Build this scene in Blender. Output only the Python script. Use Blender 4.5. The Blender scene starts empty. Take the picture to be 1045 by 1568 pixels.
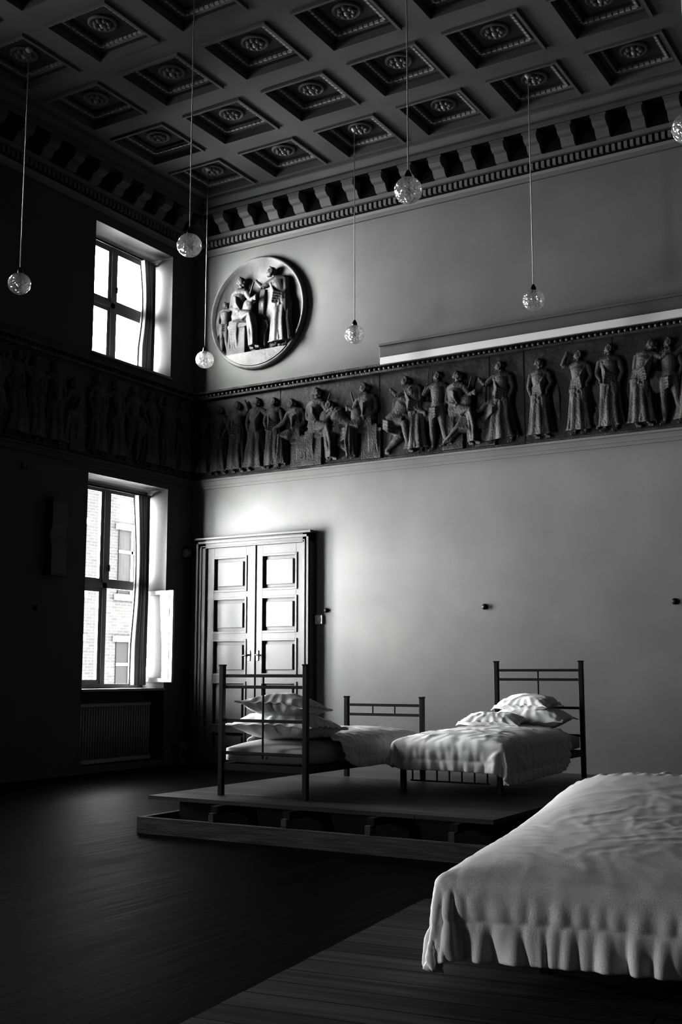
import bpy, bmesh, math, random, time
from mathutils import Vector, Matrix, noise
T0=time.time()
random.seed(7)
S=bpy.context.scene
COL=S.collection
# ------------------------------------------------------------------ materials
def mat(name,col,rough=.7,bs=0,bstr=.1,var=0,vs=2.0,spec=.5,metal=0,stretch=None):
    m=bpy.data.materials.new(name); m.use_nodes=True; nt=m.node_tree; b=nt.nodes['Principled BSDF']
    b.inputs['Base Color'].default_value=(col,col,col,1); b.inputs['Roughness'].default_value=rough
    b.inputs['Specular IOR Level'].default_value=spec; b.inputs['Metallic'].default_value=metal
    tc=nt.nodes.new('ShaderNodeTexCoord'); src=tc.outputs['Object']
    if stretch:
        mp=nt.nodes.new('ShaderNodeMapping'); mp.inputs['Scale'].default_value=stretch
        nt.links.new(src,mp.inputs[0]); src=mp.outputs[0]
    if var:
        n=nt.nodes.new('ShaderNodeTexNoise'); n.inputs['Scale'].default_value=vs; n.inputs['Detail'].default_value=5
        r=nt.nodes.new('ShaderNodeMapRange'); r.inputs['From Min'].default_value=.3; r.inputs['From Max'].default_value=.7
        r.inputs['To Min'].default_value=col*(1-var); r.inputs['To Max'].default_value=col*(1+var)
        nt.links.new(src,n.inputs['Vector']); nt.links.new(n.outputs['Fac'],r.inputs['Value']); nt.links.new(r.outputs[0],b.inputs['Base Color'])
    if bs:
        n=nt.nodes.new('ShaderNodeTexNoise'); n.inputs['Scale'].default_value=bs; n.inputs['Detail'].default_value=4
        bp=nt.nodes.new('ShaderNodeBump'); bp.inputs['Strength'].default_value=bstr; bp.inputs['Distance'].default_value=.02
        nt.links.new(src,n.inputs['Vector']); nt.links.new(n.outputs['Fac'],bp.inputs['Height']); nt.links.new(bp.outputs[0],b.inputs['Normal'])
    return m
def wood(name,c1,c2,w,row,rotz,rough,gap=.004,spec=.35):
    m=bpy.data.materials.new(name); m.use_nodes=True; nt=m.node_tree; b=nt.nodes['Principled BSDF']
    tc=nt.nodes.new('ShaderNodeTexCoord'); mp=nt.nodes.new('ShaderNodeMapping'); mp.inputs['Rotation'].default_value=(0,0,rotz)
    br=nt.nodes.new('ShaderNodeTexBrick'); br.inputs['Scale'].default_value=1; br.inputs['Brick Width'].default_value=w; br.inputs['Row Height'].default_value=row
    br.inputs['Mortar Size'].default_value=gap; br.inputs['Color1'].default_value=(c1,c1,c1,1); br.inputs['Color2'].default_value=(c2,c2,c2,1); br.inputs['Mortar'].default_value=(.002,.002,.002,1)
    nt.links.new(tc.outputs['Object'],mp.inputs[0]); nt.links.new(mp.outputs[0],br.inputs['Vector'])
    st=nt.nodes.new('ShaderNodeMapping'); st.inputs['Scale'].default_value=(1.2,22,22); nt.links.new(mp.outputs[0],st.inputs[0])
    n=nt.nodes.new('ShaderNodeTexNoise'); n.inputs['Scale'].default_value=1; n.inputs['Detail'].default_value=6; nt.links.new(st.outputs[0],n.inputs['Vector'])
    r=nt.nodes.new('ShaderNodeMapRange'); r.inputs['From Min'].default_value=.3; r.inputs['From Max'].default_value=.7; r.inputs['To Min'].default_value=.45; r.inputs['To Max'].default_value=1.3
    nt.links.new(n.outputs['Fac'],r.inputs['Value'])
    mx=nt.nodes.new('ShaderNodeMix'); mx.data_type='RGBA'; mx.blend_type='MULTIPLY'; mx.inputs[0].default_value=1
    nt.links.new(br.outputs['Color'],mx.inputs[6]); nt.links.new(r.outputs[0],mx.inputs[7]); nt.links.new(mx.outputs[2],b.inputs['Base Color'])
    rr=nt.nodes.new('ShaderNodeMapRange'); rr.inputs['To Min'].default_value=rough-.12; rr.inputs['To Max'].default_value=rough+.15
    nt.links.new(n.outputs['Fac'],rr.inputs['Value']); nt.links.new(rr.outputs[0],b.inputs['Roughness'])
    bp=nt.nodes.new('ShaderNodeBump'); bp.inputs['Strength'].default_value=.35; bp.inputs['Distance'].default_value=.01
    nt.links.new(n.outputs['Fac'],bp.inputs['Height']); nt.links.new(bp.outputs[0],b.inputs['Normal'])
    b.inputs['Specular IOR Level'].default_value=spec
    return m
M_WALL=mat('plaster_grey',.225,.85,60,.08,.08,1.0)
M_WALLD=mat('plaster_in_shade',.10,.9,60,.08,.08,1.5)  # same plaster, with the window wall's shade put into the colour
M_REV=mat('window_frame_white',.24,.6)
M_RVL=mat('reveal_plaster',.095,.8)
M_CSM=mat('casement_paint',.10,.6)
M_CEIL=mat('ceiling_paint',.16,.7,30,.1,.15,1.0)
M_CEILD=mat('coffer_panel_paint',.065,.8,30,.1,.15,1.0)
M_CEILL=mat('coffer_bead_paint',.36,.7)
M_CORN=mat('cornice_paint',.15,.7,30,.1,.1,1.5)
M_CORNL=mat('cornice_light_paint',.22,.7)
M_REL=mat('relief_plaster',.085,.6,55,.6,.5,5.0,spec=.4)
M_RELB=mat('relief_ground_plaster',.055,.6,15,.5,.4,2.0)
M_MED=mat('medallion_ground',.18,.7,20,.35,.35,2.5)
M_MEDF=mat('medallion_relief_plaster',.11,.6,45,.4,.4,5.0,spec=.4)
M_DOOR=mat('door_white_paint',.165,.65,spec=.2)
M_BLACK=mat('black_steel_and_shade',.008,.5)  # steel parts, and painted-in shade in cornice and platform gaps
M_METAL=mat('brass_dark',.08,.3,metal=1)
M_WHITE=mat('white_cotton',.93,.9,180,.12)
M_MATT=mat('mattress_ticking',.55,.9,60,.1)
M_FLOOR=wood('dark_floorboards',.005,.010,3.1,.16,math.pi/2,.46,spec=.035)
M_DECK=wood('deck_boards',.11,.16,2.6,.14,0,.45)
M_FDECK=wood('pine_deck_boards',.09,.15,2.8,.17,0,.55,spec=.2)
M_BEAM=mat('rough_beam_wood',.18,.7,12,.4,.4,3,stretch=(1,14,14))
M_RAD=mat('radiator_enamel',.34,.4)
M_BOX=mat('speaker_grey',.085,.5)
M_CORD=mat('cord_light',.5,.6)
M_OUT=mat('screen_casing_grey',.14,.5)
M_CASE=mat('screen_casing_white',.55,.5)
def curtmat():
    m=mat('curtain_linen',.13,.9,90,.15); nt=m.node_tree; p=nt.nodes['Principled BSDF']; o=nt.nodes['Material Output']
    t=nt.nodes.new('ShaderNodeBsdfTranslucent'); t.inputs[0].default_value=(.04,.04,.04,1); x=nt.nodes.new('ShaderNodeMixShader'); x.inputs[0].default_value=.25
    nt.links.new(p.outputs[0],x.inputs[1]); nt.links.new(t.outputs[0],x.inputs[2]); nt.links.new(x.outputs[0],o.inputs[0]); return m
M_CURT=curtmat()
def brickmat():
    m=mat('facade_brick',.16,.9); nt=m.node_tree; br=nt.nodes.new('ShaderNodeTexBrick'); br.inputs['Scale'].default_value=1; br.inputs['Brick Width'].default_value=.3; br.inputs['Row Height'].default_value=.1; br.inputs['Mortar Size'].default_value=.012
    for k,v in (('Color1',.026),('Color2',.031),('Mortar',.040)): br.inputs[k].default_value=(v,v,v,1)
    tc=nt.nodes.new('ShaderNodeTexCoord')
    sx=nt.nodes.new('ShaderNodeSeparateXYZ'); cx=nt.nodes.new('ShaderNodeCombineXYZ'); nt.links.new(tc.outputs['Object'],sx.inputs[0]); nt.links.new(sx.outputs['Y'],cx.inputs[0]); nt.links.new(sx.outputs['Z'],cx.inputs[1])
    nt.links.new(cx.outputs[0],br.inputs['Vector']); nt.links.new(br.outputs['Color'],nt.nodes['Principled BSDF'].inputs['Base Color'])
    nt.nodes['Principled BSDF'].inputs['Specular IOR Level'].default_value=.1; return m
M_FAC=brickmat()
M_FACW=mat('facade_window_dark',.013,.5,spec=.05)
M_FACL=mat('facade_stone_trim',.15,.8,spec=.1)
def glassmat():
    m=bpy.data.materials.new('window_glass'); m.use_nodes=True; nt=m.node_tree; nt.nodes.clear()
    o=nt.nodes.new('ShaderNodeOutputMaterial'); t=nt.nodes.new('ShaderNodeBsdfTransparent'); g=nt.nodes.new('ShaderNodeBsdfGlossy'); g.inputs['Roughness'].default_value=.02
    x=nt.nodes.new('ShaderNodeMixShader'); x.inputs[0].default_value=.06
    nt.links.new(t.outputs[0],x.inputs[1]); nt.links.new(g.outputs[0],x.inputs[2]); nt.links.new(x.outputs[0],o.inputs[0]); return m
M_GLASS=glassmat()
def globemat():
    m=bpy.data.materials.new('crackled_glass'); m.use_nodes=True; nt=m.node_tree; nt.nodes.clear()
    o=nt.nodes.new('ShaderNodeOutputMaterial'); t=nt.nodes.new('ShaderNodeBsdfTransparent'); t.inputs[0].default_value=(.75,.75,.75,1)
    g=nt.nodes.new('ShaderNodeBsdfGlossy'); g.inputs['Roughness'].default_value=.12
    d=nt.nodes.new('ShaderNodeBsdfTranslucent'); d.inputs[0].default_value=(.9,.9,.9,1)
    tc=nt.nodes.new('ShaderNodeTexCoord'); v=nt.nodes.new('ShaderNodeTexVoronoi'); v.feature='DISTANCE_TO_EDGE'; v.inputs['Scale'].default_value=26
    nt.links.new(tc.outputs['Object'],v.inputs['Vector'])
    b=nt.nodes.new('ShaderNodeBump'); b.inputs['Strength'].default_value=1; b.inputs['Distance'].default_value=.02; nt.links.new(v.outputs['Distance'],b.inputs['Height'])
    for s in (g,d): nt.links.new(b.outputs[0],s.inputs['Normal'])
    m1=nt.nodes.new('ShaderNodeMixShader'); m1.inputs[0].default_value=.55; m2=nt.nodes.new('ShaderNodeMixShader'); m2.inputs[0].default_value=.65
    nt.links.new(d.outputs[0],m1.inputs[1]); nt.links.new(g.outputs[0],m1.inputs[2]); nt.links.new(t.outputs[0],m2.inputs[1]); nt.links.new(m1.outputs[0],m2.inputs[2]); nt.links.new(m2.outputs[0],o.inputs[0]); return m
M_GLOBE=globemat()
# ------------------------------------------------------------------ mesh builder
class MB:
    def __init__(s): s.v=[]; s.f=[]; s.m=[]; s.mats=[]; s.sm=[]
    def mi(s,m):
        if m not in s.mats: s.mats.append(m)
        return s.mats.index(m)
    def add(s,vs,fs,m,smooth=False):
        o=len(s.v); s.v+= [tuple(v) for v in vs]; k=s.mi(m)
        for f in fs: s.f.append([i+o for i in f]); s.m.append(k); s.sm.append(smooth)
    def box(s,a,b,m):
        x0,y0,z0=[min(a[i],b[i]) for i in range(3)]; x1,y1,z1=[max(a[i],b[i]) for i in range(3)]
        s.add([(x0,y0,z0),(x1,y0,z0),(x1,y1,z0),(x0,y1,z0),(x0,y0,z1),(x1,y0,z1),(x1,y1,z1),(x0,y1,z1)],
              [(0,3,2,1),(4,5,6,7),(0,1,5,4),(1,2,6,5),(2,3,7,6),(3,0,4,7)],m)
    def prism(s,poly,ax,a,b,m):
        n=len(poly); vs=[]
        for t in (a,b):
            for q in poly:
                v=[q[0],q[1]]; v.insert(ax,t); vs.append(v)
        fs=[tuple(range(n)),tuple(range(2*n-1,n-1,-1))]+[(i,(i+1)%n,n+(i+1)%n,n+i) for i in range(n)]
        s.add(vs,fs,m)
    def tube(s,pts,rad,m,n=12,wav=0,k=0,ph=0,sq=1,smooth=True):
        pts=[Vector(p) for p in pts]; N=len(pts); vs=[]
        if not hasattr(rad,'__len__'): rad=[rad]*N
        for i,p in enumerate(pts):
            t=(pts[min(i+1,N-1)]-pts[max(i-1,0)]).normalized()
            a=t.cross(Vector((0,1,0)))
            if a.length<.15: a=t.cross(Vector((1,0,0)))
            a.normalize(); b=a.cross(t)
            for j in range(n):
                th=2*math.pi*j/n; r=rad[i]*(1+wav*math.sin(k*th+ph))
                vs.append(p+a*math.cos(th)*r+b*math.sin(th)*r*sq)
        fs=[(i*n+j,i*n+(j+1)%n,(i+1)*n+(j+1)%n,(i+1)*n+j) for i in range(N-1) for j in range(n)]
        fs+=[tuple(range(n-1,-1,-1)),tuple((N-1)*n+j for j in range(n))]
        s.add(vs,fs,m,smooth)
    def lathe(s,prof,c,m,n=24,ax=2):
        vs=[];N=len(prof)
        for r,h in prof:
            for j in range(n):
                th=2*math.pi*j/n; v=[r*math.cos(th),r*math.sin(th)]; v.insert(ax,h); vs.append([v[i]+c[i] for i in range(3)])
        fs=[(i*n+j,i*n+(j+1)%n,(i+1)*n+(j+1)%n,(i+1)*n+j) for i in range(N-1) for j in range(n)]
        fs+=[tuple(range(n-1,-1,-1)),tuple((N-1)*n+j for j in range(n))]
        s.add(vs,fs,m,True)
    def ell(s,c,r,m,n=12):
        vs=[];h=n//2
        for i in range(h+1):
            a=math.pi*(i+.02)/(h+.04)
            for j in range(n):
                th=2*math.pi*j/n
                vs.append((c[0]+r[0]*math.sin(a)*math.cos(th),c[1]+r[1]*math.sin(a)*math.sin(th),c[2]-r[2]*math.cos(a)))
        fs=[(i*n+j,i*n+(j+1)%n,(i+1)*n+(j+1)%n,(i+1)*n+j) for i in range(h) for j in range(n)]
        fs+=[tuple(range(n-1,-1,-1)),tuple(h*n+j for j in range(n))]
        s.add(vs,fs,m,True)
    def obj(s,name,parent=None,fixn=True):
        me=bpy.data.meshes.new(name); me.from_pydata(s.v,[],s.f); 
        for m in s.mats: me.materials.append(m)
        me.polygons.foreach_set('material_index',s.m); me.polygons.foreach_set('use_smooth',s.sm); me.update()
        if fixn:
            bm=bmesh.new(); bm.from_mesh(me); bmesh.ops.recalc_face_normals(bm,faces=bm.faces); bm.to_mesh(me); bm.free()
        o=bpy.data.objects.new(name,me); COL.objects.link(o)
        if parent: setpar(o,parent)
        return o
def empty(name,loc=(0,0,0)):
    e=bpy.data.objects.new(name,None); e.location=loc; e.empty_display_size=.2; COL.objects.link(e); return e
def setpar(o,p):
    o.parent=p; o.matrix_parent_inverse=Matrix.Translation(p.location).inverted()
def bevel(o,w=.006,seg=2):
    b=o.modifiers.new('bevel','BEVEL'); b.width=w; b.segments=seg; b.limit_method='ANGLE'; return o

RX,RY,RZ=14.0,-17.0,8.1
WINS=[(-2.17,-.55),(-6.75,-5.13),(-15.9,-14.28)]
UPPER=[True,True,False]
# ------------------------------------------------------------------ floor
b=MB(); b.box((-.6,RY-.3,-.2),(RX+.3,.3,0),M_FLOOR); b.obj('floor')
# ------------------------------------------------------------------ left wall w/ openings
ys=sorted(set([RY,0.0]+[y for w in WINS for y in w])); zs=[0,.08,1.02,3.84,5.42,7.27,8.5]
b=MB()
for i in range(len(ys)-1):
    for k in range(len(zs)-1):
        y0,y1=ys[i],ys[i+1]; z0,z1=zs[k],zs[k+1]
        wn=[n for n,w in enumerate(WINS) if abs(y0-w[0])<1e-6]
        if wn and (k==2 or (k==4 and UPPER[wn[0]])): continue
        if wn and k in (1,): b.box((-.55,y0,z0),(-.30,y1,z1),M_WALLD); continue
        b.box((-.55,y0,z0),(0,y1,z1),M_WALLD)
b.obj('wall_left')
for n,(y0,y1) in enumerate(WINS):
    b=MB()
    for (z0,z1) in ((1.02,3.84),(5.42,7.27))[:2 if UPPER[n] else 1]:
        e=.012
        b.box((-.54,y1-e,z0),(.002,y1,z1),M_RVL); b.box((-.54,y0,z0),(.002,y0+e,z1),M_RVL)
        b.box((-.54,y0,z1-e),(.002,y1,z1),M_RVL); b.box((-.54,y0,z0),(.03,y1,z0+.03),M_REV)
    b.obj('trim_%d'%(n+10))
b=MB(); b.box((-.55,0,0),(RX+.3,.3,8.5),M_WALL); b.obj('wall_back')
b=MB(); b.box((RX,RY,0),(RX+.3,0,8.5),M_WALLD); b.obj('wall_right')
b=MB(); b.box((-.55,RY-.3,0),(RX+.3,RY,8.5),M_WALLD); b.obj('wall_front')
# ------------------------------------------------------------------ windows
def leaf(b,y0,y1,z0,z1,x,th=.045,w=.055):
    b.box((x-th/2,y0,z0),(x+th/2,y0+w,z1),M_REV); b.box((x-th/2,y1-w,z0),(x+th/2,y1,z1),M_REV)
    b.box((x-th/2,y0+w,z0),(x+th/2,y1-w,z0+w),M_REV); b.box((x-th/2,y0+w,z1-w),(x+th/2,y1-w,z1),M_REV)
    b.box((x-.003,y0+w,z0+w),(x+.003,y1-w,z1-w),M_GLASS)
wi=0
for n,(y0,y1) in enumerate(WINS):
    for up in (0,1):
        if up and not UPPER[n]: continue
        wi+=1; z0,z1=((1.05,3.82),(5.45,7.25))[up]; b=MB(); xf=-.44; yc=(y0+y1)/2
        fr=.06
        b.box((xf-.04,y0+.012,z0),(xf+.03,y0+.012+fr,z1),M_REV); b.box((xf-.04,y1-.012-fr,z0),(xf+.03,y1-.012,z1),M_REV)
        b.box((xf-.04,y0+.07,z0),(xf+.03,y1-.07,z0+fr),M_REV); b.box((xf-.04,y0+.07,z1-fr),(xf+.03,y1-.07,z1),M_REV)
        b.box((xf-.03,yc-.04,z0+fr),(xf+.04,yc+.04,z1-fr),M_REV)
        zt=2.43 if not up else 6.36
        b.box((xf-.03,y0+.07,zt-.035),(xf+.04,y1-.07,zt+.035),M_REV)
        for (a,c) in ((y0+.072,yc-.04),(yc+.04,y1-.072)):
            for (p,q) in ((z0+fr,zt-.035),(zt+.035,z1-fr)):
                if n==0 and not up and c>yc+.1 and q<zt: continue
                leaf(b,a,c,p,q,xf)
        b.box((xf+.04,yc+.045,zt+.2),(xf+.07,yc+.06,zt+.28),M_METAL)
        if n==1 and up:   # unseen half shutter, added to dim the second bay's light on the wall
            for k in range(12): b.box((xf+.05,yc,z0+.06+k*.14),(xf+.08,y1-.02,z0+.06+k*.14+.132),M_OUT)
            b.box((xf+.05,yc,z0+.02),(xf+.10,yc+.05,z1-.02),M_OUT)
        o=b.obj('window_%d'%wi)
        if n==0 and not up:
            b=MB(); w=.055; X0,X1=-.42,.2; Y=y1-.07; Z0,Z1=1.13,2.39
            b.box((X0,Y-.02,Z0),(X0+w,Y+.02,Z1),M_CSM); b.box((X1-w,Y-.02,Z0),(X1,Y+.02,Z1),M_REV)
            b.box((X0+w,Y-.02,Z0),(X1-w,Y+.02,Z0+w),M_REV); b.box((X0+w,Y-.02,Z1-w),(X1-w,Y+.02,Z1),M_REV)
            b.box((X0+w,Y-.003,Z0+w),(X1-w,Y+.003,Z1-w),M_GLASS)
            b.obj('casement_leaf',o)
        b=MB(); N=70; ya,yb=y1-.38,y1-.11
        vs=[]
        K=14
        for k in range(K+1):
            t=k/K; z=(z1-.1)*(1-t)+(z0+.04)*t; 
            for j in range(N+1):
                s=j/N; pinch=1-.25*math.sin(math.pi*min(1,t*1.3))
                y=yb-(yb-ya)*s*pinch; x=-.28+.045*math.sin(s*30+.6*math.sin(t*3))+.012*math.sin(s*71)
                vs.append((x,y,z))
        b.add(vs,[(k*(N+1)+j,k*(N+1)+j+1,(k+1)*(N+1)+j+1,(k+1)*(N+1)+j) for k in range(K) for j in range(N)],M_CURT,True)
        o2=b.obj('window_curtain')
        b=MB(); b.tube([(-.30,y0+.03,z1-.08),(-.30,y1-.03,z1-.08)],.014,M_BLACK,10); b.obj('curtain_rod',o2)
b=MB(); b.box((-16.4,6,-9),(-16,40,8.6),M_FAC)
for i in range(11):
    for k in range(4):
        y=7+i*3.0; z=-7.5+k*3.8
        b.box((-15.99,y,z),(-15.97,y+1.3,z+2.2),M_FACW); b.box((-15.99,y-.15,z-.2),(-15.85,y+1.45,z),M_FACL); b.box((-15.99,y-.15,z+2.2),(-15.85,y+1.45,z+2.4),M_FACL)
        b.box((-15.97,y+.60,z),(-15.94,y+.70,z+2.2),M_FACL); b.box((-15.97,y,z+1.4),(-15.94,y+1.3,z+1.5),M_FACL)
b.box((-16.2,6,8.6),(-15.6,40,9.1),M_FACL)
b.obj('courtyard_building')
# ------------------------------------------------------------------ baseboards
b=MB()
prev=RY
for y0,y1 in sorted(WINS): b.box((0,prev,0),(.03,y0,.2),M_WALLD); b.box((0,prev,.2),(.018,y0,.225),M_WALLD); prev=y1
b.box((0,prev,0),(.03,0,.2),M_WALLD)
b.obj('baseboard_left')
b=MB(); b.box((2.24,-.03,0),(RX,0,.12),M_WALL); b.box((2.24,-.02,.12),(RX,0,.14),M_WALL); b.obj('baseboard_back')
# ------------------------------------------------------------------ ceiling with coffers
b=MB()
XI=[1.0+1.19*i for i in range(11)]; YI=[-.94-1.165*j for j in range(14)]
hx,hy=.595,.5825
def quad(z,x0,y0,x1,y1,m): b.add([(x0,y0,z),(x1,y0,z),(x1,y1,z),(x0,y1,z)],[(0,1,2,3)],m)
X0,X1,Y0,Y1=XI[0]-hx,XI[-1]+hx,YI[-1]-hy,YI[0]+hy
quad(RZ,0,RY,X0,0,M_CEIL); quad(RZ,X1,RY,RX,0,M_CEIL); quad(RZ,X0,RY,X1,Y0,M_CEIL); quad(RZ,X0,Y1,X1,0,M_CEIL)
def sqr(cx,cy,ax,ay,z): return [(cx-ax,cy-ay,z),(cx+ax,cy-ay,z),(cx+ax,cy+ay,z),(cx-ax,cy+ay,z)]
def rings(cx,cy,lv,ms):
    for (a,c),m in zip(zip(lv,lv[1:]),ms):
        va=sqr(cx,cy,*a); vb=sqr(cx,cy,*c)
        b.add(va+vb,[(i,(i+1)%4,4+(i+1)%4,4+i) for i in range(4)],m)
CD=.12
for cx in XI:
    for cy in YI:
        H=.40
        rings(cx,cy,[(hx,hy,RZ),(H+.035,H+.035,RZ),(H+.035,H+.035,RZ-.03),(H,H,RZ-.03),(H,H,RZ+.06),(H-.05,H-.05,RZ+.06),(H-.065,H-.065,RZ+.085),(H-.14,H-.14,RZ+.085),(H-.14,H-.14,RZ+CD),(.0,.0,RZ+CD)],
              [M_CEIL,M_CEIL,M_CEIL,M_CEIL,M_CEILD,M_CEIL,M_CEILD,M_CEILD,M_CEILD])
        q=H-.10
        for k in range(9):
            t=-q+ (k+.0)*2*q/9+ q/9
            for (x,y) in ((t,q),(t,-q),(q,t),(-q,t)):
                wx,wy=(.026,.014) if abs(y)==q else (.014,.026)
                b.box((cx+x-wx,cy+y-wy,RZ+.06),(cx+x+wx,cy+y+wy,RZ+.085),M_CEILL)
b.obj('ceiling',fixn=False)
b=MB(); b.box((-.55,RY-.3,RZ+.32),(RX+.3,.3,8.6),M_CEILD); b.obj('ceiling_slab')
b=MB()
for cx in XI:
    for cy in YI:
        z=RZ+CD
        b.lathe([(.16,z),(.16,z-.02),(.14,z-.035),(.125,z-.02)],(cx,cy,0),M_CEIL,24)
        for k in range(8):
            a=2*math.pi*k/8+.2
            b.ell((cx+.08*math.cos(a),cy+.08*math.sin(a),z-.03),(.032,.032,.03),M_CORNL,8)
        b.ell((cx,cy,z-.04),(.034,.034,.035),M_CEILL,8)
b.obj('ceiling_rosettes',fixn=False)
# ------------------------------------------------------------------ cornice
b=MB()
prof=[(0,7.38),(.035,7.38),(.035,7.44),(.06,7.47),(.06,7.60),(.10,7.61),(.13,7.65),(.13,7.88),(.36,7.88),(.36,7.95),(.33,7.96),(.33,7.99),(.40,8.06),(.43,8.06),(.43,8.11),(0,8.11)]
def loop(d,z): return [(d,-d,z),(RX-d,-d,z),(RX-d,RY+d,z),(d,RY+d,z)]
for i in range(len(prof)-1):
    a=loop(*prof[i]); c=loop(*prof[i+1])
    mm=M_CORNL if i in (1,2) else (M_BLACK if i in (6,7,3) else M_CORN)  # black bands: shade behind brackets and dentils put into the colour
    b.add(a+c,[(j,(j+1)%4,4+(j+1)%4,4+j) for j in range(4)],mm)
bp=[(.13,7.65),(.17,7.655),(.20,7.69),(.23,7.745),(.29,7.755),(.335,7.79),(.34,7.83),(.34,7.88),(.13,7.88)]
x=.205
while x<RX-.2:
    b.prism([(-d,z) for d,z in bp],0,x-.085,x+.085,M_CORN); b.box((x-.1,-.35,7.85),(x+.1,-.13,7.885),M_CORN); x+=.437
y=-.205
while y>RY+.2:
    b.prism([(d,z) for d,z in bp],1,y-.085,y+.085,M_CORN); b.box((.13,y-.1,7.85),(.35,y+.1,7.885),M_CORN); y-=.437
x=.1
while x<RX-.1: b.box((x,-.10,7.50),(x+.042,-.06,7.575),M_CORNL); x+=.075
y=-.1
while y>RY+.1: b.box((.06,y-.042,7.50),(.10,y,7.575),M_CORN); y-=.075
b.obj('trim_1')
# ------------------------------------------------------------------ relief figures
def figure(name,J,kind,seed,wing=False,extra=None):
    r=random.Random(seed); b=MB(); m=M_REL
    V=lambda k: Vector(J[k])
    H=V('H');N=V('N');C=V('C');W=V('W');P=V('P'); f=J.get('f',1)
    b.ell(H,(.042,.050,.054),m,14); b.ell(H+Vector((f*.040,.016,-.008)),(.014,.014,.013),m,8)
    b.ell(H+Vector((f*.030,.01,-.038)),(.018,.02,.016),m,8)
    b.ell(H+Vector((-f*.016,-.004,.014)),(.048,.052,.048),m,12); b.ell(H+Vector((-f*.058,0,.0)),(.022,.025,.023),m,8)
    for q in range(6):
        a=.3+q*.5; b.ell(H+Vector((-f*.045*math.sin(a)+.004,.035,.045*math.cos(a)+.01)),(.013,.013,.013),m,6)
    b.tube([H,N,C],[.028,.028,.055],m)
    b.tube([N+(C-N)*.3,C,W,P],[.06,.098,.080,.10],m,16,sq=.75)
    b.tube([V('SL'),C+Vector((0,0,.045)),V('SR')],[.042,.06,.042],m)
    for s in 'LR':
        b.tube([V('S'+s),(V('S'+s)+V('E'+s))/2,V('E'+s)],[.040,.036,.028],m); b.tube([V('E'+s),(V('E'+s)*.6+V('D'+s)*.4),V('D'+s)],[.028,.028,.018],m)
        b.ell(V('D'+s),(.022,.02,.028),m,8)
        for q in range(3): b.ell(V('D'+s)+Vector((.012*(q-1),.01,-.03)),(.007,.008,.018),m,6)
        hp=P+Vector((-.045 if s=='L' else .045,0,0))
        b.tube([hp,(hp+V('K'+s))/2,V('K'+s)],[.075,.068,.048],m); b.tube([V('K'+s),V('K'+s)*.65+V('A'+s)*.35,V('A'+s)],[.046,.046,.024],m)
        b.tube([V('A'+s)+Vector((0,0,-.01)),V('A'+s)+Vector((f*.06,.02,-.028))],[.024,.014],m)
    if kind=='robe':
        mid=(V('AL')+V('AR'))/2; mk=(V('KL')+V('KR'))/2
        sp=abs(V('AL').x-V('AR').x)/2
        b.tube([W,P,mk,mid*.8+mk*.2,mid+Vector((0,0,.02))],[.078,.105,.10+sp*.4,.11+sp*.7,.125+sp*.8],m,48,wav=.10,k=9,ph=r.random()*6,sq=.6)
        for i in range(9):
            t=-1+2*i/8+r.uniform(-.06,.06); x0=W.x+t*.07; x1=mk.x+t*(.09+sp*.4)+r.uniform(-.02,.02); x2=mid.x+t*(.115+sp*.75)+r.uniform(-.012,.012)
            yy=.07*math.sqrt(max(.05,1-t*t*.9))
            b.tube([(x0,yy*.9,W.z-.01),((x0+x1)/2,yy*1.2,P.z-.02),(x1,yy*1.35,mk.z),(x2,yy*1.6,mid.z+.015)],[.007,.011,.012,.016],m,8)
        for i in range(7):
            t=-1+i/3; b.tube([(W.x+t*.085,.075*math.sqrt(max(.1,1-t*t*.8)),W.z+.03),(P.x+t*.11,.095*math.sqrt(max(.1,1-t*t*.8)),P.z-.03-.03*(i%2))],[.012,.020],m,8)
        b.tube([(W.x-.09,.05,W.z+.01),(W.x,.098,W.z-.002),(W.x+.09,.05,W.z+.01)],[.010,.010,.010],m,8)
        for i in range(5):
            t=i/4
            a=V('SR')+Vector((-.02,.03,-.01-t*.05)); c=W+Vector((-.085,.03,-.02-t*.10)); mdd=(a+c)/2+Vector((.03+.02*t,.06,-.04-.05*t))
            b.tube([a,mdd,c],[.011,.013,.010],m,8)
        a=V('ER'); 
        for i in range(4):
            x=a.x+.01+i*.018
            b.tube([(x,.0,a.z),(x+.012,.01,a.z-.17),(x+.02+r.uniform(-.01,.02),0,a.z-.36-.03*i)],[.014,.018,.011],m,8)
    if kind=='seat':
        for i in range(6):
            t=i/5; k=V('KL')*(1-t)+V('KR')*t; a=V('AL')*(1-t)+V('AR')*t
            b.tube([P+Vector((0,.04,-.02+.03*t)),(P+k)/2+Vector((0,.05,.03-.05*t)),k+Vector((0,.04,.02)),(k+a)/2+Vector((r.uniform(-.01,.02),.05,0)),a+Vector((r.uniform(-.02,.02),.04,0))],[.03,.034,.03,.020,.018],m,10)
        for i in range(5):
            x=P.x-f*(.01+.022*i)
            b.tube([(x,.04,P.z-.01*i),(x-.005,.05,P.z-.2),(x+r.uniform(-.02,.02),.03,.06)],[.024,.018,.016],m,8)
        for i in range(4):
            t=i/3; b.tube([V('SL')+Vector((0,.03,-.03*t)),C+Vector((.01,.09,-.03-.05*t)),W+Vector((.06,.05,-.02-.04*t))],[.009,.012,.01],m,8)
        b.box((P.x-.15,-.03,.0),(P.x+.10,.045,P.z-.09),m); b.box((P.x-.17,-.03,P.z-.12),(P.x+.12,.055,P.z-.085),m)
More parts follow.
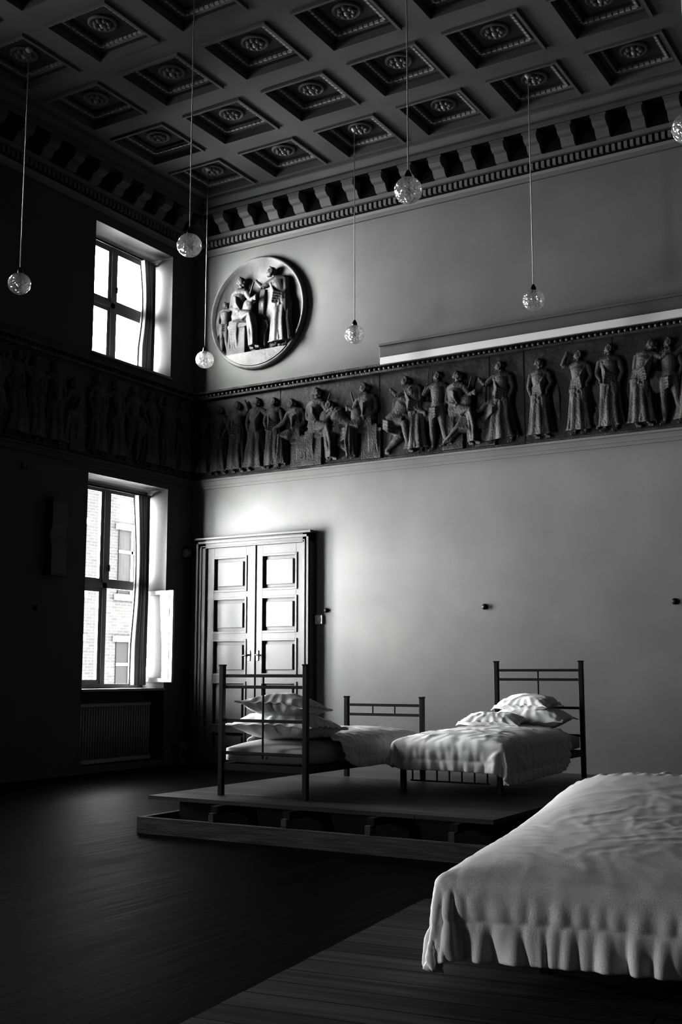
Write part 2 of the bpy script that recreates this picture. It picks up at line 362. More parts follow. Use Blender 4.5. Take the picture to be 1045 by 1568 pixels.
    if kind=='nude':
        for i in range(5):
            a=V('SL'); x=a.x-.03-.02*i
            b.tube([(x+.03,0,a.z),(x,-.005,a.z-.2),(x-.02+r.uniform(-.02,.02),-.01,a.z-.42-.04*i)],[.014,.02,.012],m,8)
        for i in range(4):
            b.tube([P+Vector((-.09,.04,.03-.03*i)),P+Vector((.0,.10,-.01-.035*i)),P+Vector((.09,.04,-.02-.04*i))],[.012,.015,.012],m,8)
    if extra: extra(b,m,r)
    o=b.obj(name+'_tmp')
    rm=o.modifiers.new('r','REMESH'); rm.mode='VOXEL'; rm.voxel_size=.0068; rm.use_smooth_shade=True
    sm=o.modifiers.new('s','SMOOTH'); sm.factor=.4; sm.iterations=1
    dg=bpy.context.evaluated_depsgraph_get(); me=bpy.data.meshes.new_from_object(o.evaluated_get(dg)); me.name=name
    me.materials.clear(); me.materials.append(M_REL)
    bpy.data.objects.remove(o); return me
def J(f=1,**k):
    d=dict(H=(.01*f,.03,.925),N=(0,.02,.86),C=(0,.03,.76),W=(0,.03,.62),P=(0,.03,.53),SL=(-.105,.02,.80),SR=(.105,.03,.80),EL=(-.14,.03,.65),ER=(.15,.04,.66),
           DL=(-.10,.06,.53),DR=(.10,.08,.58),KL=(-.05,.04,.29),KR=(.06,.06,.30),AL=(-.06,.02,.05),AR=(.07,.03,.05),f=f); d.update(k); return d
def vase(b,m,r): b.lathe([(.02,.05),(.05,.12),(.055,.2),(.02,.27),(.035,.3)],(.2,.02,0),m,14)
def shield(b,m,r): b.lathe([(.13,-.02),(.13,.03),(.05,.06),(.01,.065)],(.16,.02,.5),m,24,ax=1)
def spear(b,m,r): b.tube([(.17,.03,.03),(.13,.03,1.0)],.009,m,8)
def sheep(b,m,r):
    b.tube([(.22,.02,.2),(.32,.03,.22),(.42,.02,.19)],[.05,.075,.05],m,14); b.tube([(.43,.03,.22),(.5,.03,.27),(.54,.03,.23)],[.04,.033,.018],m)
    for x in (.25,.29,.40,.44): b.tube([(x,.03,.17),(x+.005,.03,.1),(x,.03,.02)],[.02,.014,.012],m,8)
def lute(b,m,r): b.ell((.13,.07,.5),(.07,.03,.09),m); b.tube([(.13,.07,.55),(.2,.06,.78)],[.015,.01],m,8)
def horse(b,m,r):
    b.tube([(.42,.02,.50),(.55,.04,.53),(.75,.04,.52),(.90,.03,.55)],[.09,.125,.12,.11],m,18,sq=.6)
    b.tube([(.90,.03,.58),(1.0,.03,.72),(1.04,.03,.84)],[.10,.07,.05],m,14,sq=.6); b.tube([(1.02,.03,.87),(1.09,.03,.83),(1.17,.03,.74)],[.05,.045,.028],m,12)
    b.tube([(.9,.03,.68),(.96,.04,.82),(1.0,.03,.92)],[.02,.03,.015],m,8)
    for (x,k,h) in ((.45,.40,.02),(.55,.52,.02),(.86,.90,.02),(.93,1.03,.18)):
        b.tube([(x,.04,.48),(k,.05,.27),(k-.03 if h<.1 else k-.08,.04,h+.05),(k,.05,h)],[.065,.035,.022,.026],m,10)
    b.tube([(.40,.02,.56),(.32,.02,.48),(.30,.02,.25)],[.03,.035,.012],m,8)
FIG=[]
FIG.append(figure('relief_robed_woman',J(),'robe',1))
FIG.append(figure('relief_walking_woman',J(1,AL=(-.12,.02,.05),KL=(-.07,.04,.29),AR=(.12,.03,.05),KR=(.09,.06,.30),ER=(.20,.05,.72),DR=(.27,.06,.80),H=(.03,.03,.925)),'robe',2))
FIG.append(figure('relief_woman_with_jar',J(-1,EL=(-.19,.05,.82),DL=(-.13,.05,.96),H=(-.01,.03,.92)),'robe',3,extra=vase))
FIG.append(figure('relief_soldier',J(1,ER=(.19,.05,.70),DR=(.15,.05,.80),AL=(-.13,.02,.05),KL=(-.08,.05,.29)),'nude',4,extra=lambda b,m,r:(shield(b,m,r),spear(b,m,r))))
seat=dict(H=(.04,.05,.80),N=(.01,.03,.73),C=(0,.04,.64),W=(-.01,.03,.51),P=(-.02,.02,.42),SL=(-.09,.02,.68),SR=(.10,.05,.68),EL=(-.12,.03,.54),ER=(.17,.06,.57),DL=(.02,.09,.47),DR=(.24,.08,.60),
     KL=(.16,.06,.41),KR=(.20,.09,.38),AL=(.15,.03,.06),AR=(.24,.06,.06))
FIG.append(figure('relief_seated_woman',J(1,**seat),'seat',5,extra=lute))
FIG.append(figure('relief_seated_shepherd',J(1,**{**seat,'DR':(.30,.08,.50),'H':(.07,.05,.79)}),'seat',6,extra=sheep))
FIG.append(figure('relief_kneeling_man',J(1,H=(.20,.05,.66),N=(.15,.03,.61),C=(.09,.04,.54),W=(.01,.03,.45),P=(-.06,.03,.37),SL=(.03,.02,.59),SR=(.17,.06,.55),EL=(.10,.05,.43),ER=(.27,.07,.46),DL=(.20,.08,.36),DR=(.36,.08,.42),
     KL=(.06,.03,.22),KR=(.12,.09,.36),AL=(-.14,.02,.06),AR=(.16,.05,.05)),'nude',7,extra=vase))
FIG.append(figure('relief_reclining_river_god',J(1,H=(-.20,.05,.60),N=(-.20,.03,.53),C=(-.18,.04,.44),W=(-.10,.03,.32),P=(-.02,.03,.24),SL=(-.28,.02,.46),SR=(-.09,.06,.48),EL=(-.36,.05,.33),ER=(0,.07,.40),DL=(-.28,.08,.25),DR=(.10,.08,.42),
     KL=(.22,.05,.34),KR=(.26,.08,.22),AL=(.36,.03,.08),AR=(.46,.05,.08)),'seat',8))
FIG.append(figure('relief_rider_with_horse',J(1,ER=(.20,.05,.70),DR=(.30,.06,.74)),'nude',9,extra=horse))
FIG.append(figure('relief_child',J(1,ER=(.18,.05,.86),DR=(.20,.06,1.0),H=(.02,.03,.91)),'nude',10))
FIG.append(figure('relief_leaning_woman',J(1,H=(.15,.05,.885),N=(.10,.03,.83),C=(.06,.03,.74),W=(.01,.03,.61),SL=(-.03,.02,.79),SR=(.16,.04,.77),EL=(-.06,.05,.64),ER=(.25,.07,.72),DL=(.06,.08,.60),DR=(.33,.08,.80)),'robe',11))
def place(fi,wall,s,z,par,sc=1.12,flip=False,dep=.85,mt=None,off=.04):
    me=FIG[fi]; nm=me.name
    o=bpy.data.objects.new(nm,me); COL.objects.link(o)
    fx=-1 if flip else 1
    if wall=='back':
        o.rotation_euler=(0,0,math.pi); o.location=(s,-off,z); o.scale=(-fx*sc,dep*sc,sc)
    else:
        o.rotation_euler=(0,0,-math.pi/2); o.location=(off,s,z); o.scale=(-fx*sc,dep*sc,sc)
    setpar(o,par)
    if mt:
        o.material_slots[0].link='OBJECT'; o.material_slots[0].material=mt
    return o
fr=empty('sculpted_frieze',(6,0,4.6)); b=MB()
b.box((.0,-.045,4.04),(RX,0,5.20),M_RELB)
b.box((0,-.10,5.19),(RX,0,5.22),M_REL); b.box((0,-.06,5.22),(RX,0,5.27),M_REL); b.box((0,-.13,5.27),(RX,0,5.30),M_REL)
b.box((0,-.07,4.01),(RX,0,4.045),M_REL)
x=.15
while x<RX-.1: b.ell((x,-.075,5.243),(.026,.03,.024),M_CORNL,8); x+=.072
for x in (1.55,3.14,4.72,5.18,6.3,7.9): b.box((x,-.05,4.045),(x+.012,-.044,5.19),M_BLACK)
b.obj('frieze_ground',fr)
ZB=4.05
for (x,fi,fl,sc) in [(.22,1,0,1.06),(.52,0,0,1.04),(.84,2,1,1.07),(1.16,1,0,1.08),(1.47,0,1,1.04),(1.85,5,1,1.13),(2.17,4,0,1.24),(2.62,6,1,1.2),(2.98,4,1,1.2),(3.42,6,0,1.22),(3.72,10,1,1.10),
      (4.02,3,1,1.06),(4.28,4,0,1.17),(4.62,7,1,1.1),(4.90,1,1,1.07),(5.40,0,0,1.03),(5.9,2,0,1.06),(6.28,0,1,1.08),(6.64,10,0,1.10),(6.98,3,1,1.05),(7.25,1,1,1.1),(7.7,8,0,1.08),(9.2,0,0,1.08),(9.6,4,0,1.2),(10.2,1,0,1.1),(10.8,2,0,1.1)]:
    place(fi,'back',x,ZB,fr,sc,bool(fl))
b=MB(); b.box((0,-.05,3.92),(RX,0,4.01),M_WALL); b.box((0,-.09,3.985),(RX,0,4.012),M_WALL); b.box((0,-.03,3.88),(RX,0,3.92),M_WALL); b.obj('trim_2')
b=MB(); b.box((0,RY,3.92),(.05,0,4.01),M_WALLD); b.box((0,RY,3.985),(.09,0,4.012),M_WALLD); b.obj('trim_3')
fl_=empty('sculpted_frieze',(0,-6,4.6)); b=MB()
b.box((0,RY,4.04),(.045,-.05,5.20),M_RELB); b.box((0,RY,5.19),(.10,0,5.22),M_REL); b.box((0,RY,5.22),(.06,0,5.27),M_REL); b.box((0,RY,5.27),(.13,0,5.30),M_REL)
y=-.15
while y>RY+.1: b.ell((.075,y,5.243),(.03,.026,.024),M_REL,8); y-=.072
b.obj('frieze_ground',fl_)
for i,(y,fi,f) in enumerate([(-.35,1,1),(-.7,2,0),(-1.05,0,1),(-1.4,3,0),(-1.75,1,1),(-2.1,0,0),(-2.5,5,1),(-2.85,1,1),(-3.2,2,0),(-3.5,1,0),(-3.85,3,1),(-4.3,0,0),(-4.8,8,0),(-6.4,1,0),(-7,4,1),(-7.6,2,0),(-8.4,3,0),(-9.2,1,1)]):
    place(fi,'left',y,ZB,fl_,1.1,bool(f))
md=empty('relief_medallion',(1.15,0,6.37)); b=MB()
cx,cz,R_=1.15,6.37,.83
b.lathe([(R_,0),(R_,-.05),(R_-.02,-.08),(R_-.045,-.08),(R_-.06,-.02),(.02,-.02)],(cx,0,cz),M_MED,72,ax=1)
zc=5.80
R2=R_-.05
a0=math.asin((cz-zc)/R2)
pts=[(cx+R2*math.cos(t),cz+R2*math.sin(t)) for t in [math.pi+a0+(math.pi-2*a0)*k/24 for k in range(25)]]
b.prism(pts,1,-.02,-.09,M_MED)
b.obj('medallion_disc',md)
for (x,z,fi,fl,sc) in [(.86,5.79,4,0,1.32),(.58,5.84,9,0,.80),(1.60,5.79,10,1,1.26),(1.26,5.78,9,1,.55)]:
    place(fi,'back',x,z,md,sc,bool(fl),.95,M_MEDF,.03)
b=MB(); b.box((3.25,-.22,5.33),(12.5,0,5.52),M_OUT); b.box((3.25,-.24,5.30),(12.5,-.02,5.335),M_OUT); b.box((3.27,-.245,5.25),(12.5,-.21,5.345),M_CASE); b.box((3.25,-.25,5.50),(12.5,0,5.53),M_OUT)
bevel(b.obj('projection_screen_casing'),.004)
# ------------------------------------------------------------------ door
b=MB()
xa,xb,zt=.16,2.11,3.13
for (x0,x1,sx) in ((xa,xa+.17,1),(xb-.13,xb,-1)):
    b.box((x0,-.10,0),(x1,0,zt),M_DOOR)
    b.box((x0+.02,-.125,0),(x0+.055,-.10,zt-.02),M_DOOR) if sx>0 else b.box((x1-.055,-.125,0),(x1-.02,-.10,zt-.02),M_DOOR)
    b.box((x0+.09,-.115,0),(x0+.11,-.10,zt-.09),M_DOOR) if sx>0 else b.box((x1-.10,-.115,0),(x1-.085,-.10,zt-.09),M_DOOR)
b.box((xa,-.10,zt-.12),(xb,0,zt),M_DOOR); b.box((xa+.02,-.125,zt-.055),(xb-.02,-.10,zt-.02),M_DOOR); b.box((xa-.02,-.14,zt),(xb+.02,0,zt+.03),M_DOOR)
b.box((xa+.09,-.115,zt-.10),(xb-.085,-.10,zt-.085),M_DOOR)
l0,l1=xa+.17,xb-.13; mid=(l0+l1)/2+.0
for (x0,x1) in ((l0,mid-.01),(mid+.01,l1)):
    st=.13
    b.box((x0,-.025,.02),(x1,-.004,zt-.12),M_DOOR)
    zr=[.02,.2,.45,.55,1.12,1.24,1.70,1.82,2.28,2.40,2.86,zt-.12]
    b.box((x0,-.06,.02),(x0+st,-.025,zt-.12),M_DOOR); b.box((x1-st,-.06,.02),(x1,-.025,zt-.12),M_DOOR)
    for k in range(0,len(zr),2): b.box((x0+st,-.06,zr[k]),(x1-st,-.025,zr[k+1]),M_DOOR)
    for (z0,z1) in ((2.40,2.86),(1.82,2.28),(1.24,1.70),(.55,1.12),(.2,.45)):
        px0,px1=x0+st,x1-st
        for (p0,p1,q0,q1) in ((px0-.02,px0+.01,z0-.02,z1+.02),(px1-.01,px1+.02,z0-.02,z1+.02),(px0+.01,px1-.01,z0-.02,z0+.01),(px0+.01,px1-.01,z1-.01,z1+.02)):
            b.box((p0,-.072,q0),(p1,-.058,q1),M_DOOR)
        b.box((px0+.06,-.05,z0+.06),(px1-.06,-.025,z1-.06),M_DOOR)
b.box((mid-.03,-.075,.02),(mid+.03,-.04,zt-.12),M_DOOR)
for sx in (-1,1):
    b.lathe([(.012,-.04),(.012,-.11)],(mid+sx*.07,0,1.50),M_METAL,10,ax=1); b.tube([(mid+sx*.07,-.11,1.50),(mid+sx*.16,-.11,1.49)],[.011,.009],M_METAL,10)
    b.box((mid+sx*.07-.02,-.07,1.42),(mid+sx*.07+.02,-.06,1.56),M_METAL)
bevel(b.obj('door_1'),.005)
# ------------------------------------------------------------------ small wall items
def disc(name,x,z,r,d=.03,m=M_BLACK):
    b=MB(); b.lathe([(r,0),(r,-d*.6),(r*.7,-d)],(x,0,z),m,20,ax=1); return b.obj(name)
disc('wall_socket_knob',4.59,2.06,.035); disc('wall_socket_knob',6.91,2.05,.035); disc('wall_socket_knob',2.30,2.08,.03)
b=MB(); b.box((2.13,-.03,1.90),(2.25,0,2.02),M_CASE); b.box((2.16,-.04,1.93),(2.22,-.03,1.99),M_CASE); bevel(b.obj('light_switch'),.005)
b=MB(); b.lathe([(.10,-.16),(.10,-.20),(.085,-.215),(.07,-.20)],(.05,0,2.95),M_BLACK,28,ax=1); b.lathe([(.068,-.19),(.06,-.215),(.01,-.22)],(.05,0,2.95),M_CASE,24,ax=1); b.lathe([(.03,0),(.03,-.17)],(.05,0,2.95),M_BLACK,12,ax=1); b.obj('alarm_bell')
b=MB(); b.prism([(0,2.46),(.13,2.46),(.13,2.80),(.085,2.93),(.13,3.06),(.13,3.37),(0,3.37)],1,-2.88,-2.62,M_BOX); b.box((.0,-2.90,2.44),(.15,-2.60,2.46),M_BOX); b.box((0,-2.90,3.37),(.15,-2.60,3.39),M_BOX); bevel(b.obj('wall_speaker'),.006)
b=MB(); b.lathe([(.03,0),(.03,.02),(.015,.03)],(0,-2.98,2.04),M_BLACK,16,ax=0); b.obj('wall_socket_knob')
b=MB(); b.box((0,-3.3,3.70),(.03,-3.24,3.78),M_BOX); b.tube([(.02,-3.27,3.72),(.06,-3.27,3.70),(.07,-3.27,3.75)],.008,M_BLACK,8); b.obj('wall_hook')
b=MB(); ry0,ry1=-2.02,-.66
n=28
for i in range(n):
    y=ry0+(ry1-ry0)*(i+.5)/n
    b.tube([(-.16,y,.14),(-.16,y,.84)],[.017,.017],M_RAD,10); b.box((-.235,y-.006,.16),(-.165,y+.006,.82),M_RAD)
b.box((-.24,ry0,.10),(-.135,ry1,.15),M_RAD); b.box((-.24,ry0,.82),(-.135,ry1,.86),M_RAD)
b.box((-.21,ry0+.1,0),(-.18,ry0+.14,.1),M_RAD); b.box((-.21,ry1-.14,0),(-.18,ry1-.1,.1),M_RAD); b.box((-.295,ry0+.2,.7),(-.24,ry0+.24,.74),M_RAD)
b.tube([(-.19,ry1,.15),(-.19,ry1+.06,.15),(-.19,ry1+.06,.0)],.012,M_RAD,8)
b.obj('radiator')
b=MB(); b.box((.03,-.36,0),(.16,-.22,.26),M_OUT); b.box((.02,-.37,.26),(.17,-.21,.29),M_OUT); b.box((.16,-.33,.08),(.165,-.25,.2),M_BLACK); bevel(b.obj('floor_socket_box'),.008)
# ------------------------------------------------------------------ pendant lamps
for (x,y) in [(1.15,-4.5),(3.44,-4.42),(5.9,-4.44),(1.01,-1.06),(3.33,-1.0),(5.74,-1.08),(8.30,-4.33)]:
    z=5.45; e=empty('pendant_lamp',(x,y,z)); b=MB()
    b.tube([(x,y,z+.15),(x,y,8.19)],.0065,M_CORD,6); b.lathe([(.0,z+.19),(.012,z+.185),(.03,z+.15),(.034,z+.10),(.03,z+.09)],(x,y,0),M_METAL,16)
    b.lathe([(.04,8.20),(.04,8.17),(.01,8.14)],(x,y,0),M_CORD,16); b.obj('cord_and_cap',e)
    b=MB(); g=[]
    for k in range(19):
        a=math.pi*(.06+.94*k/18); g.append((.125*math.sin(a)+.0005,.118*math.cos(a)))
    b.lathe(g,(0,0,0),M_GLOBE,32); o=b.obj('glass_globe'); o.parent=e; o.location=(0,0,0)
    b=MB(); b.lathe([(.012,z+.09),(.012,z+.05),(.028,z+.02),(.034,z-.01),(.024,z-.035),(.004,z-.045)],(x,y,0),M_CASE,16); b.obj('bulb',e)
# ------------------------------------------------------------------ platforms
b=MB()
DX0,DX1,DY0,DY1=4.07,7.1,-5.58,-1.86
b.box((DX0,DY0,.24),(DX1,DY1,.27),M_DECK)
b.box((4.12,-5.77,0),(7.3,-5.72,.125),M_BEAM)
b.box((4.12,-5.72,.0),(4.17,-1.95,.125),M_BEAM)
b.box((4.25,-5.40,0),(7.0,-1.95,.24),M_BLACK)  # black fill under the deck, painting in the shade of the gap
for x in (4.83,5.50,6.21,6.86): b.box((x-.022,-5.74,.03),(x+.022,-5.66,.19),M_BEAM)
for x in (4.83,5.50,6.21,6.86): b.box((x-.03,-5.7,.18),(x+.03,-5.4,.24),M_BLACK)  # under-beams coloured black to read as shade
b.obj('bed_platform')
b=MB(); b.box((0,-7.5,.085),(5.2,0,.12),M_FDECK); b.box((.05,-7.45,0),(5.15,-.05,.085),M_BLACK)  # black block painted in as the shade below the boards
o=b.obj('foreground_platform'); o.location=(7.56,-7.50,0); o.rotation_euler=(0,0,math.radians(6.5))
# ------------------------------------------------------------------ beds
def TR(c,rot):
    return Matrix.Translation((c[0],c[1],0))@Matrix.Rotation(rot,4,'Z')
def gridfaces(nx,ny):
    fs=[]; o=(nx+1)*(ny+1); idx=lambda i,j:j*(nx+1)+i
    for j in range(ny):
        for i in range(nx):
            fs.append((idx(i,j),idx(i+1,j),idx(i+1,j+1),idx(i,j+1))); fs.append((o+idx(i,j),o+idx(i,j+1),o+idx(i+1,j+1),o+idx(i+1,j)))
    for i in range(nx):
        fs.append((idx(i,0),o+idx(i,0),o+idx(i+1,0),idx(i+1,0))); fs.append((idx(i,ny),idx(i+1,ny),o+idx(i+1,ny),o+idx(i,ny)))
    for j in range(ny):
        fs.append((idx(0,j),idx(0,j+1),o+idx(0,j+1),o+idx(0,j))); fs.append((idx(nx,j),o+idx(nx,j),o+idx(nx,j+1),idx(nx,j+1)))
    return fs
def domed(name,W,L,z0,z1,bulge,mtx,m,headpile=0):
    nx,ny=24,36; vs=[]
    def P(i,j,top):
        s=-1+2*i/nx; t=-1+2*j/ny
        ed=(1-abs(s)**6)*(1-abs(t)**10); 
        x=s*W/2*(1-.015*(1-ed)); y=t*L/2
        if top: z=z1-.035*(1-max(0,ed)**.5)+bulge*(1-s*s)**.8*(1-t**4)+headpile*max(0,min(1,(t+.2)/.9))**1.2*(1-s**4)*(1-max(0,t)**14)
        else: z=z0+.03*(1-max(0,ed)**.5)
        return (x,y,z)
    for top in (1,0):
        for j in range(ny+1):
            for i in range(nx+1): vs.append(P(i,j,top))
    b=MB(); b.add([mtx@Vector(v) for v in vs],gridfaces(nx,ny),m,True); return b.obj(name)
def ridged(x,y,s):
    v=Vector((x,y,s)); w=Vector((noise.noise(v*1.3),noise.noise(v*1.3+Vector((9,3,1))),0))*.35
    q=Vector((x+w.x,y+w.y,s))
    a=1-abs(noise.noise(Vector((q.x*2.2+q.y*1.2,q.y*5.0-q.x*2.0,s))))*2.2
    c=1-abs(noise.noise(Vector((q.x*6.5,q.y*3.0+q.x*2,s+5))))*2.2
    return .6*max(0,a)**2+.4*max(0,c)**2
def pillow(name,mtx,W,L,T,seed,par):
    nx,ny=56,40; b=MB(); vs=[]
    for top in (1,-1):
        for j in range(ny+1):
            for i in range(nx+1):
                s=-1+2*i/nx; t=-1+2*j/ny
                fl=1.10; ss=min(1,abs(s)*fl); tt=min(1,abs(t)*fl)
                h=T/2*((1-ss**2.6)*(1-tt**2.6))**.5
                x=s*W/2*(1-.05*(1-t*t)); y=t*L/2*(1-.05*(1-s*s))
                nv=Vector((x*5+seed*3.1,y*5,top*2))
                w=.012*noise.noise(nv)+.015*(ridged(x*1.6,y*1.6,seed*2.3+top)-.4)*(1 if top>0 else .2)
                rd=.006*math.sin(22*math.atan2(s,t)+seed)*(max(ss,tt)**4)
                z=top*(h+.004)+w*(1 if h>0.004 else .6)+rd
                z-=.05*(s*s*t*t)*(.5+.5*math.sin(seed+s*2+t))
                vs.append(mtx@Vector((x,y,z)))
    b.add(vs,gridfaces(nx,ny),M_WHITE,True); return b.obj(name,par)
def duvet_sheet(d,name,mtx,W,L,z,seed,cell,fl,cr=.34):
    wr=d['wr']; nx=int(W/cell); ny=int(L/cell); vs=[];fs=[]; info=[]
    for j in range(ny+1):
        for i in range(nx+1):
            x=-W/2+W*i/nx; y=-L/2+L*j/ny
            dx=W/2-abs(x); dy=L/2-abs(y); dd=min(dx,dy)
            qx=max(0,cr-dx)/cr; qy=max(0,cr-dy)/cr
            if qx>0 and qy>0:
                k=max(qx,qy)/math.hypot(qx,qy)
                X=(W/2-cr)+cr*qx*k; Y=(L/2-cr)+cr*qy*k
                x2=math.copysign(.25*(W/2-cr+cr*qx)+.75*X,x); y2=math.copysign(.25*(L/2-cr+cr*qy)+.75*Y,y)
            else: x2,y2=x,y
            zz=.02*noise.noise(Vector((x*2.5,y*2.5,seed)))+wr*ridged(x,y,seed)*min(1,dd/.12)
            vs.append(mtx@Vector((x2,y2,z+zz)))
            if dy<dx: s=x
            else: s=y+W/2-L/2 if x>0 else -y-W/2+L/2
            info.append((x,y,dd,s))
    idx=lambda i,j:j*(nx+1)+i
    for j in range(ny):
        for i in range(nx): fs.append((idx(i,j),idx(i+1,j),idx(i+1,j+1),idx(i,j+1)))
    b=MB(); b.add(vs,fs,M_WHITE,True); o=b.obj(name,fixn=False)
    c=o.modifiers.new('cloth','CLOTH'); s=c.settings; s.quality=6; s.mass=.4; s.tension_stiffness=20; s.compression_stiffness=20; s.shear_stiffness=10; s.bending_stiffness=2.5
    s.air_damping=1.5
    cs=c.collision_settings; cs.distance_min=.012; cs.use_self_collision=False; cs.collision_quality=3
    d['info']=info; d['fl']=fl; d['seed']=seed
    return o
def frame(name,mtx,W,L,zb,hh,fh,par,inset=0):
    b=MB(); p=.021
    def bx(a,c): 
        o=len(b.v); b.box(a,c,M_BLACK)
        for i in range(o,len(b.v)): b.v[i]=tuple(mtx@Vector(b.v[i]))
    for sx in (-1,1):
        x=sx*W/2
        bx((x-p,L/2-p,zb),(x+p,L/2+p,zb+hh)); bx((x-p-.004,L/2-p-.004,zb+hh),(x+p+.004,L/2+p+.004,zb+hh+.012))
        bx((x-sx*inset*.5-p,-L/2-p+inset,zb),(x-sx*inset*.5+p,-L/2+p+inset,zb+fh))
        if not inset: bx((x-p-.004,-L/2-p-.004,zb+fh),(x+p+.004,-L/2+p+.004,zb+fh+.012))
        bx((x-.015,-L/2+p,zb+.20),(x+.015,L/2-p,zb+.255))
    for z in (hh-.08,hh-.17,hh-.44,hh-.70): 
        if z>.3: bx((-W/2+p,L/2-.012,zb+z-.012),(W/2-p,L/2+.012,zb+z+.012))
    bx((-.007,L/2-.007,zb+.30),(.007,L/2+.007,zb+hh-.08))
    bx((-W/2+p,-L/2-.015,zb+.20),(W/2-p,-L/2+.015,zb+.255))
    bx((-W/2+p,L/2-.015,zb+.20),(W/2-p,L/2+.015,zb+.255))
    if fh>.5:
        for z in (fh-.07,fh-.16): bx((-W/2+p,-L/2-.012,zb+z-.012),(W/2-p,-L/2+.012,zb+z+.012))
        for x in (-.12,.12): bx((x-.006,-L/2-.006,zb+fh-.16),(x+.006,-L/2+.006,zb+fh-.07))
    elif not inset:
        for k in range(7):
            x=-W/2+.1+k*(W-.2)/6; bx((x-.006,-L/2-.03,zb+.10),(x+.006,-L/2-.018,zb+.2))
        bx((-W/2+.08,-L/2-.03,zb+.09),(W/2-.08,-L/2-.018,zb+.102))
    for k in range(9):
        y=-L/2+.15+k*(L-.3)/8; bx((-W/2+.01,y-.03,zb+.225),(W/2-.01,y+.03,zb+.24))
    return bevel(b.obj(name,par),.003,1)
beds=[
 dict(c=(4.965,-4.25,.27),rot=math.pi,W=.82,L=2.0,zb=.27,hh=1.04,fh=.75,dW=1.36,dL=1.50,dy=-.17,dx=0,pile=0,cell=.021,fl=.09,ra=.014,wa=.014,wr=.03,inset=0),
 dict(c=(6.12,-3.2,.27),rot=0,W=.88,L=2.0,zb=.27,hh=1.09,fh=.26,dW=1.50,dL=1.76,dy=-.40,dx=.06,pile=0,cell=.021,fl=.09,ra=.016,wa=.015,wr=.035,inset=0),
 dict(c=(8.79,-7.93,.12),rot=math.radians(9),W=.98,L=2.0,zb=.12,hh=.40,fh=.26,dW=1.72,dL=2.24,dy=-.22,dx=0,pile=.15,cell=.0165,fl=.135,ra=.026,wa=.005,wr=.014,inset=.42)]
for i,d in enumerate(beds):
    e=empty('single_bed',d['c']); d['e']=e; M=TR(d['c'],d['rot']); d['M']=M
    frame('bed_frame',M,d['W'],d['L'],d['zb'],d['hh'],d['fh'],e,d['inset'])
    mt=domed('mattress',d['W']-.03,d['L']-.07,d['zb']+.25,d['zb']+.41,.05 if i<2 else .06,M,M_MATT,d['pile'])
    setpar(mt,e)
    cl=d['L']+.11 if i else d['L']-.1
    ct=domed('tmp_collider',d['W']+.10,cl,d['zb']+.04,d['zb']+.42,.05 if i<2 else .06,M,M_MATT,d['pile'])
    ct.modifiers.new('col','COLLISION'); ct.collision.thickness_outer=.012; ct.collision.cloth_friction=40; ct.collision.damping=.9
    d['ct']=ct
    d['s']=duvet_sheet(d,'duvet',M@Matrix.Translation((d['dx'],d['dy'],0)),d['dW'],d['dL'],d['zb']+.51+d['pile'],i*5+1,d['cell'],d['fl'])
for f in range(1,41): S.frame_set(f)
print('sim',time.time()-T0)
dg=bpy.context.evaluated_depsgraph_get()
for d in beds:
    s=d['s']; me=bpy.data.meshes.new_from_object(s.evaluated_get(dg)); s.modifiers.clear(); s.data=me
    me.update()
    nr=[v.normal.copy() for v in me.vertices]; fl=d['fl']; sd=d['seed']
    for v,(x,y,dd,sc),n in zip(me.vertices,d['info'],nr):
        off=0
        if dd<fl:
            k=(1-dd/fl)
            ph=2*math.pi*sc/.105+5.5*noise.noise(Vector((sc*3.5,sd,0)))+1.6*k*noise.noise(Vector((sc*6,sd,7)))
            am=max(.15,.75+1.3*noise.noise(Vector((sc*4,sd+4,0))))
            off+=d['ra']*(k**1.15)*math.sin(ph)*am+d['ra']*.45*(k**.6)*math.sin(ph*2.1+sd+3*noise.noise(Vector((sc*7,sd,2))))*(1.2-am*.5)
        seam=math.exp(-((dd-fl)/.012)**2)
        off-=.011*seam
        if dd>fl:
            q=min(1,(dd-fl)/.1)
            off+=d['wa']*(ridged(x*1.7+3,y*1.7,sd+2)-.35)*q+.006*(1-q)*math.sin(2*math.pi*sc/.07+4*noise.noise(Vector((sc*6,sd,3))))
        v.co+=n*off
    for p in me.polygons: p.use_smooth=True
for d in beds:
    s=d['s']
    sd=s.modifiers.new('so','SOLIDIFY'); sd.thickness=.014; sd.offset=1
    sb=s.modifiers.new('ss','SUBSURF'); sb.levels=1; sb.render_levels=1
    setpar(s,d['e'])
    bpy.data.objects.remove(d['ct'])
S.frame_set(1)
A,B,Fg=beds
def PM(M,x,y,z,rx=0,ry=0,rz=0): return M@Matrix.Translation((x,y,z))@Matrix.Rotation(rz,4,'Z')@Matrix.Rotation(rx,4,'X')@Matrix.Rotation(ry,4,'Y')
pillow('pillow_1',PM(A['M'],0,.66,.82,.08),.86,.56,.22,1,A['e'])
pillow('pillow_2',PM(A['M'],-.02,.73,.985,.14,0,.05),.66,.48,.18,2,A['e'])
pillow('pillow_1',PM(B['M'],.04,.66,.83,.10,0,.04),.80,.50,.20,4,B['e'])
pillow('pillow_2',PM(B['M'],.0,.70,.97,.10,0,-.05),.58,.40,.15,5,B['e'])
pillow('pillow_3',PM(B['M'],-.16,.26,.825,.08,0,.12),.60,.42,.13,6,B['e'])
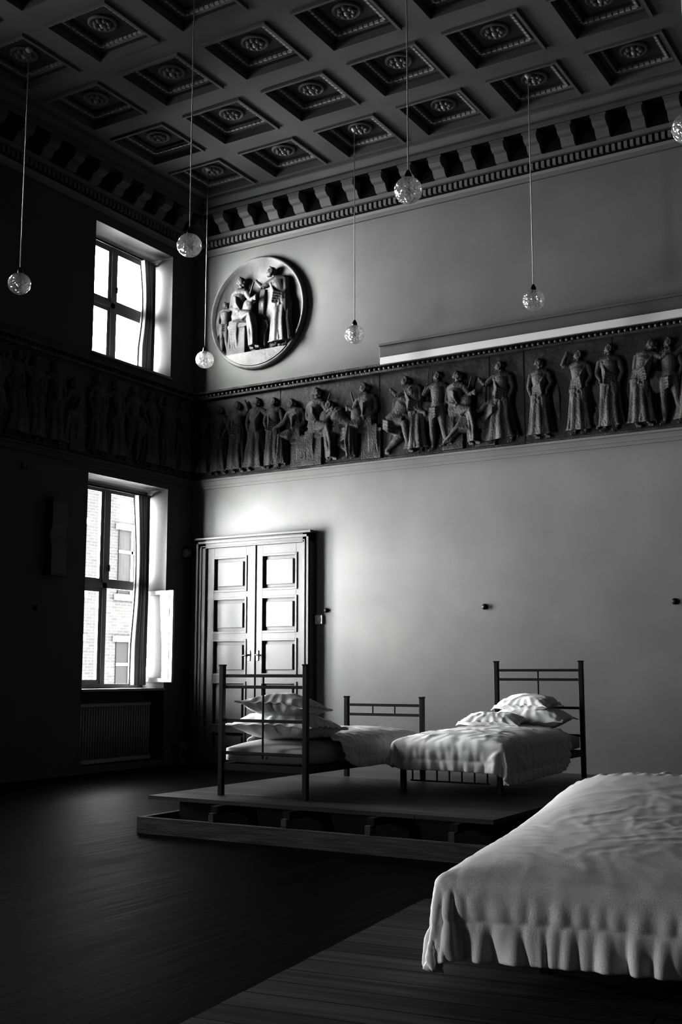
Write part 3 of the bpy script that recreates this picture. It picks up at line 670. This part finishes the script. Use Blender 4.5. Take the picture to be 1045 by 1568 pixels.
# ------------------------------------------------------------------ light
w=bpy.data.worlds.new('hazy_sky'); S.world=w; w.use_nodes=True; nt=w.node_tree; bg=nt.nodes['Background']
tc=nt.nodes.new('ShaderNodeTexCoord'); sx=nt.nodes.new('ShaderNodeSeparateXYZ'); nt.links.new(tc.outputs['Generated'],sx.inputs[0])
mr=nt.nodes.new('ShaderNodeMapRange'); mr.inputs['From Min'].default_value=-1; mr.inputs['From Max'].default_value=1; nt.links.new(sx.outputs['Z'],mr.inputs['Value'])
cr=nt.nodes.new('ShaderNodeValToRGB'); nt.links.new(mr.outputs[0],cr.inputs[0])
el=cr.color_ramp.elements
def g(v): return (v,v,v,1)
el[0].position=0; el[0].color=g(.05); el[1].position=1; el[1].color=g(.10)
for z,v in ((-.5,.35),(-.25,.85),(-.05,1),(.12,.9),(.3,.75),(.45,.45),(.7,.15)):
    e=el.new((z+1)/2); e.color=g(v)
dt=nt.nodes.new('ShaderNodeVectorMath'); dt.operation='DOT_PRODUCT'; dt.inputs[1].default_value=(-.94,-.34,0); nt.links.new(tc.outputs['Generated'],dt.inputs[0])
m2=nt.nodes.new('ShaderNodeMapRange'); m2.inputs['From Min'].default_value=.4; m2.inputs['From Max'].default_value=1; m2.inputs['To Min'].default_value=.42; m2.inputs['To Max'].default_value=1.5; nt.links.new(dt.outputs['Value'],m2.inputs['Value'])
mm=nt.nodes.new('ShaderNodeMath'); mm.operation='MULTIPLY'; nt.links.new(cr.outputs[0],mm.inputs[0]); nt.links.new(m2.outputs[0],mm.inputs[1])
ms=nt.nodes.new('ShaderNodeMath'); ms.operation='MULTIPLY'; ms.inputs[1].default_value=128; nt.links.new(mm.outputs[0],ms.inputs[0])
bg.inputs[0].default_value=(1,1,1,1); nt.links.new(ms.outputs[0],bg.inputs[1])
for n,(y0,y1) in enumerate(WINS):
    for (z0,z1) in ((1.02,3.84),(5.42,7.27))[:2 if UPPER[n] else 1]:
        l=bpy.data.lights.new('window_portal','AREA'); l.shape='RECTANGLE'; l.cycles.is_portal=True
        o=bpy.data.objects.new('window_portal',l); COL.objects.link(o); o.location=(-.50,(y0+y1)/2,(z0+z1)/2)
        o.rotation_euler=(0,-math.pi/2,0)
        l.size=z1-z0; l.size_y=y1-y0
# ------------------------------------------------------------------ camera
cam=bpy.data.cameras.new('camera'); co=bpy.data.objects.new('camera',cam); COL.objects.link(co); S.camera=co
co.location=(10.28,-12.83,1.25); co.rotation_euler=(math.radians(90)+math.atan(247/1733),0,math.radians(31.15))
cam.sensor_fit='HORIZONTAL'; cam.sensor_width=24; cam.lens=24*1733/1045; cam.clip_end=200
S.view_settings.view_transform='Standard'
S.view_settings.exposure=0
S.view_settings.gamma=.58
print('done',time.time()-T0)
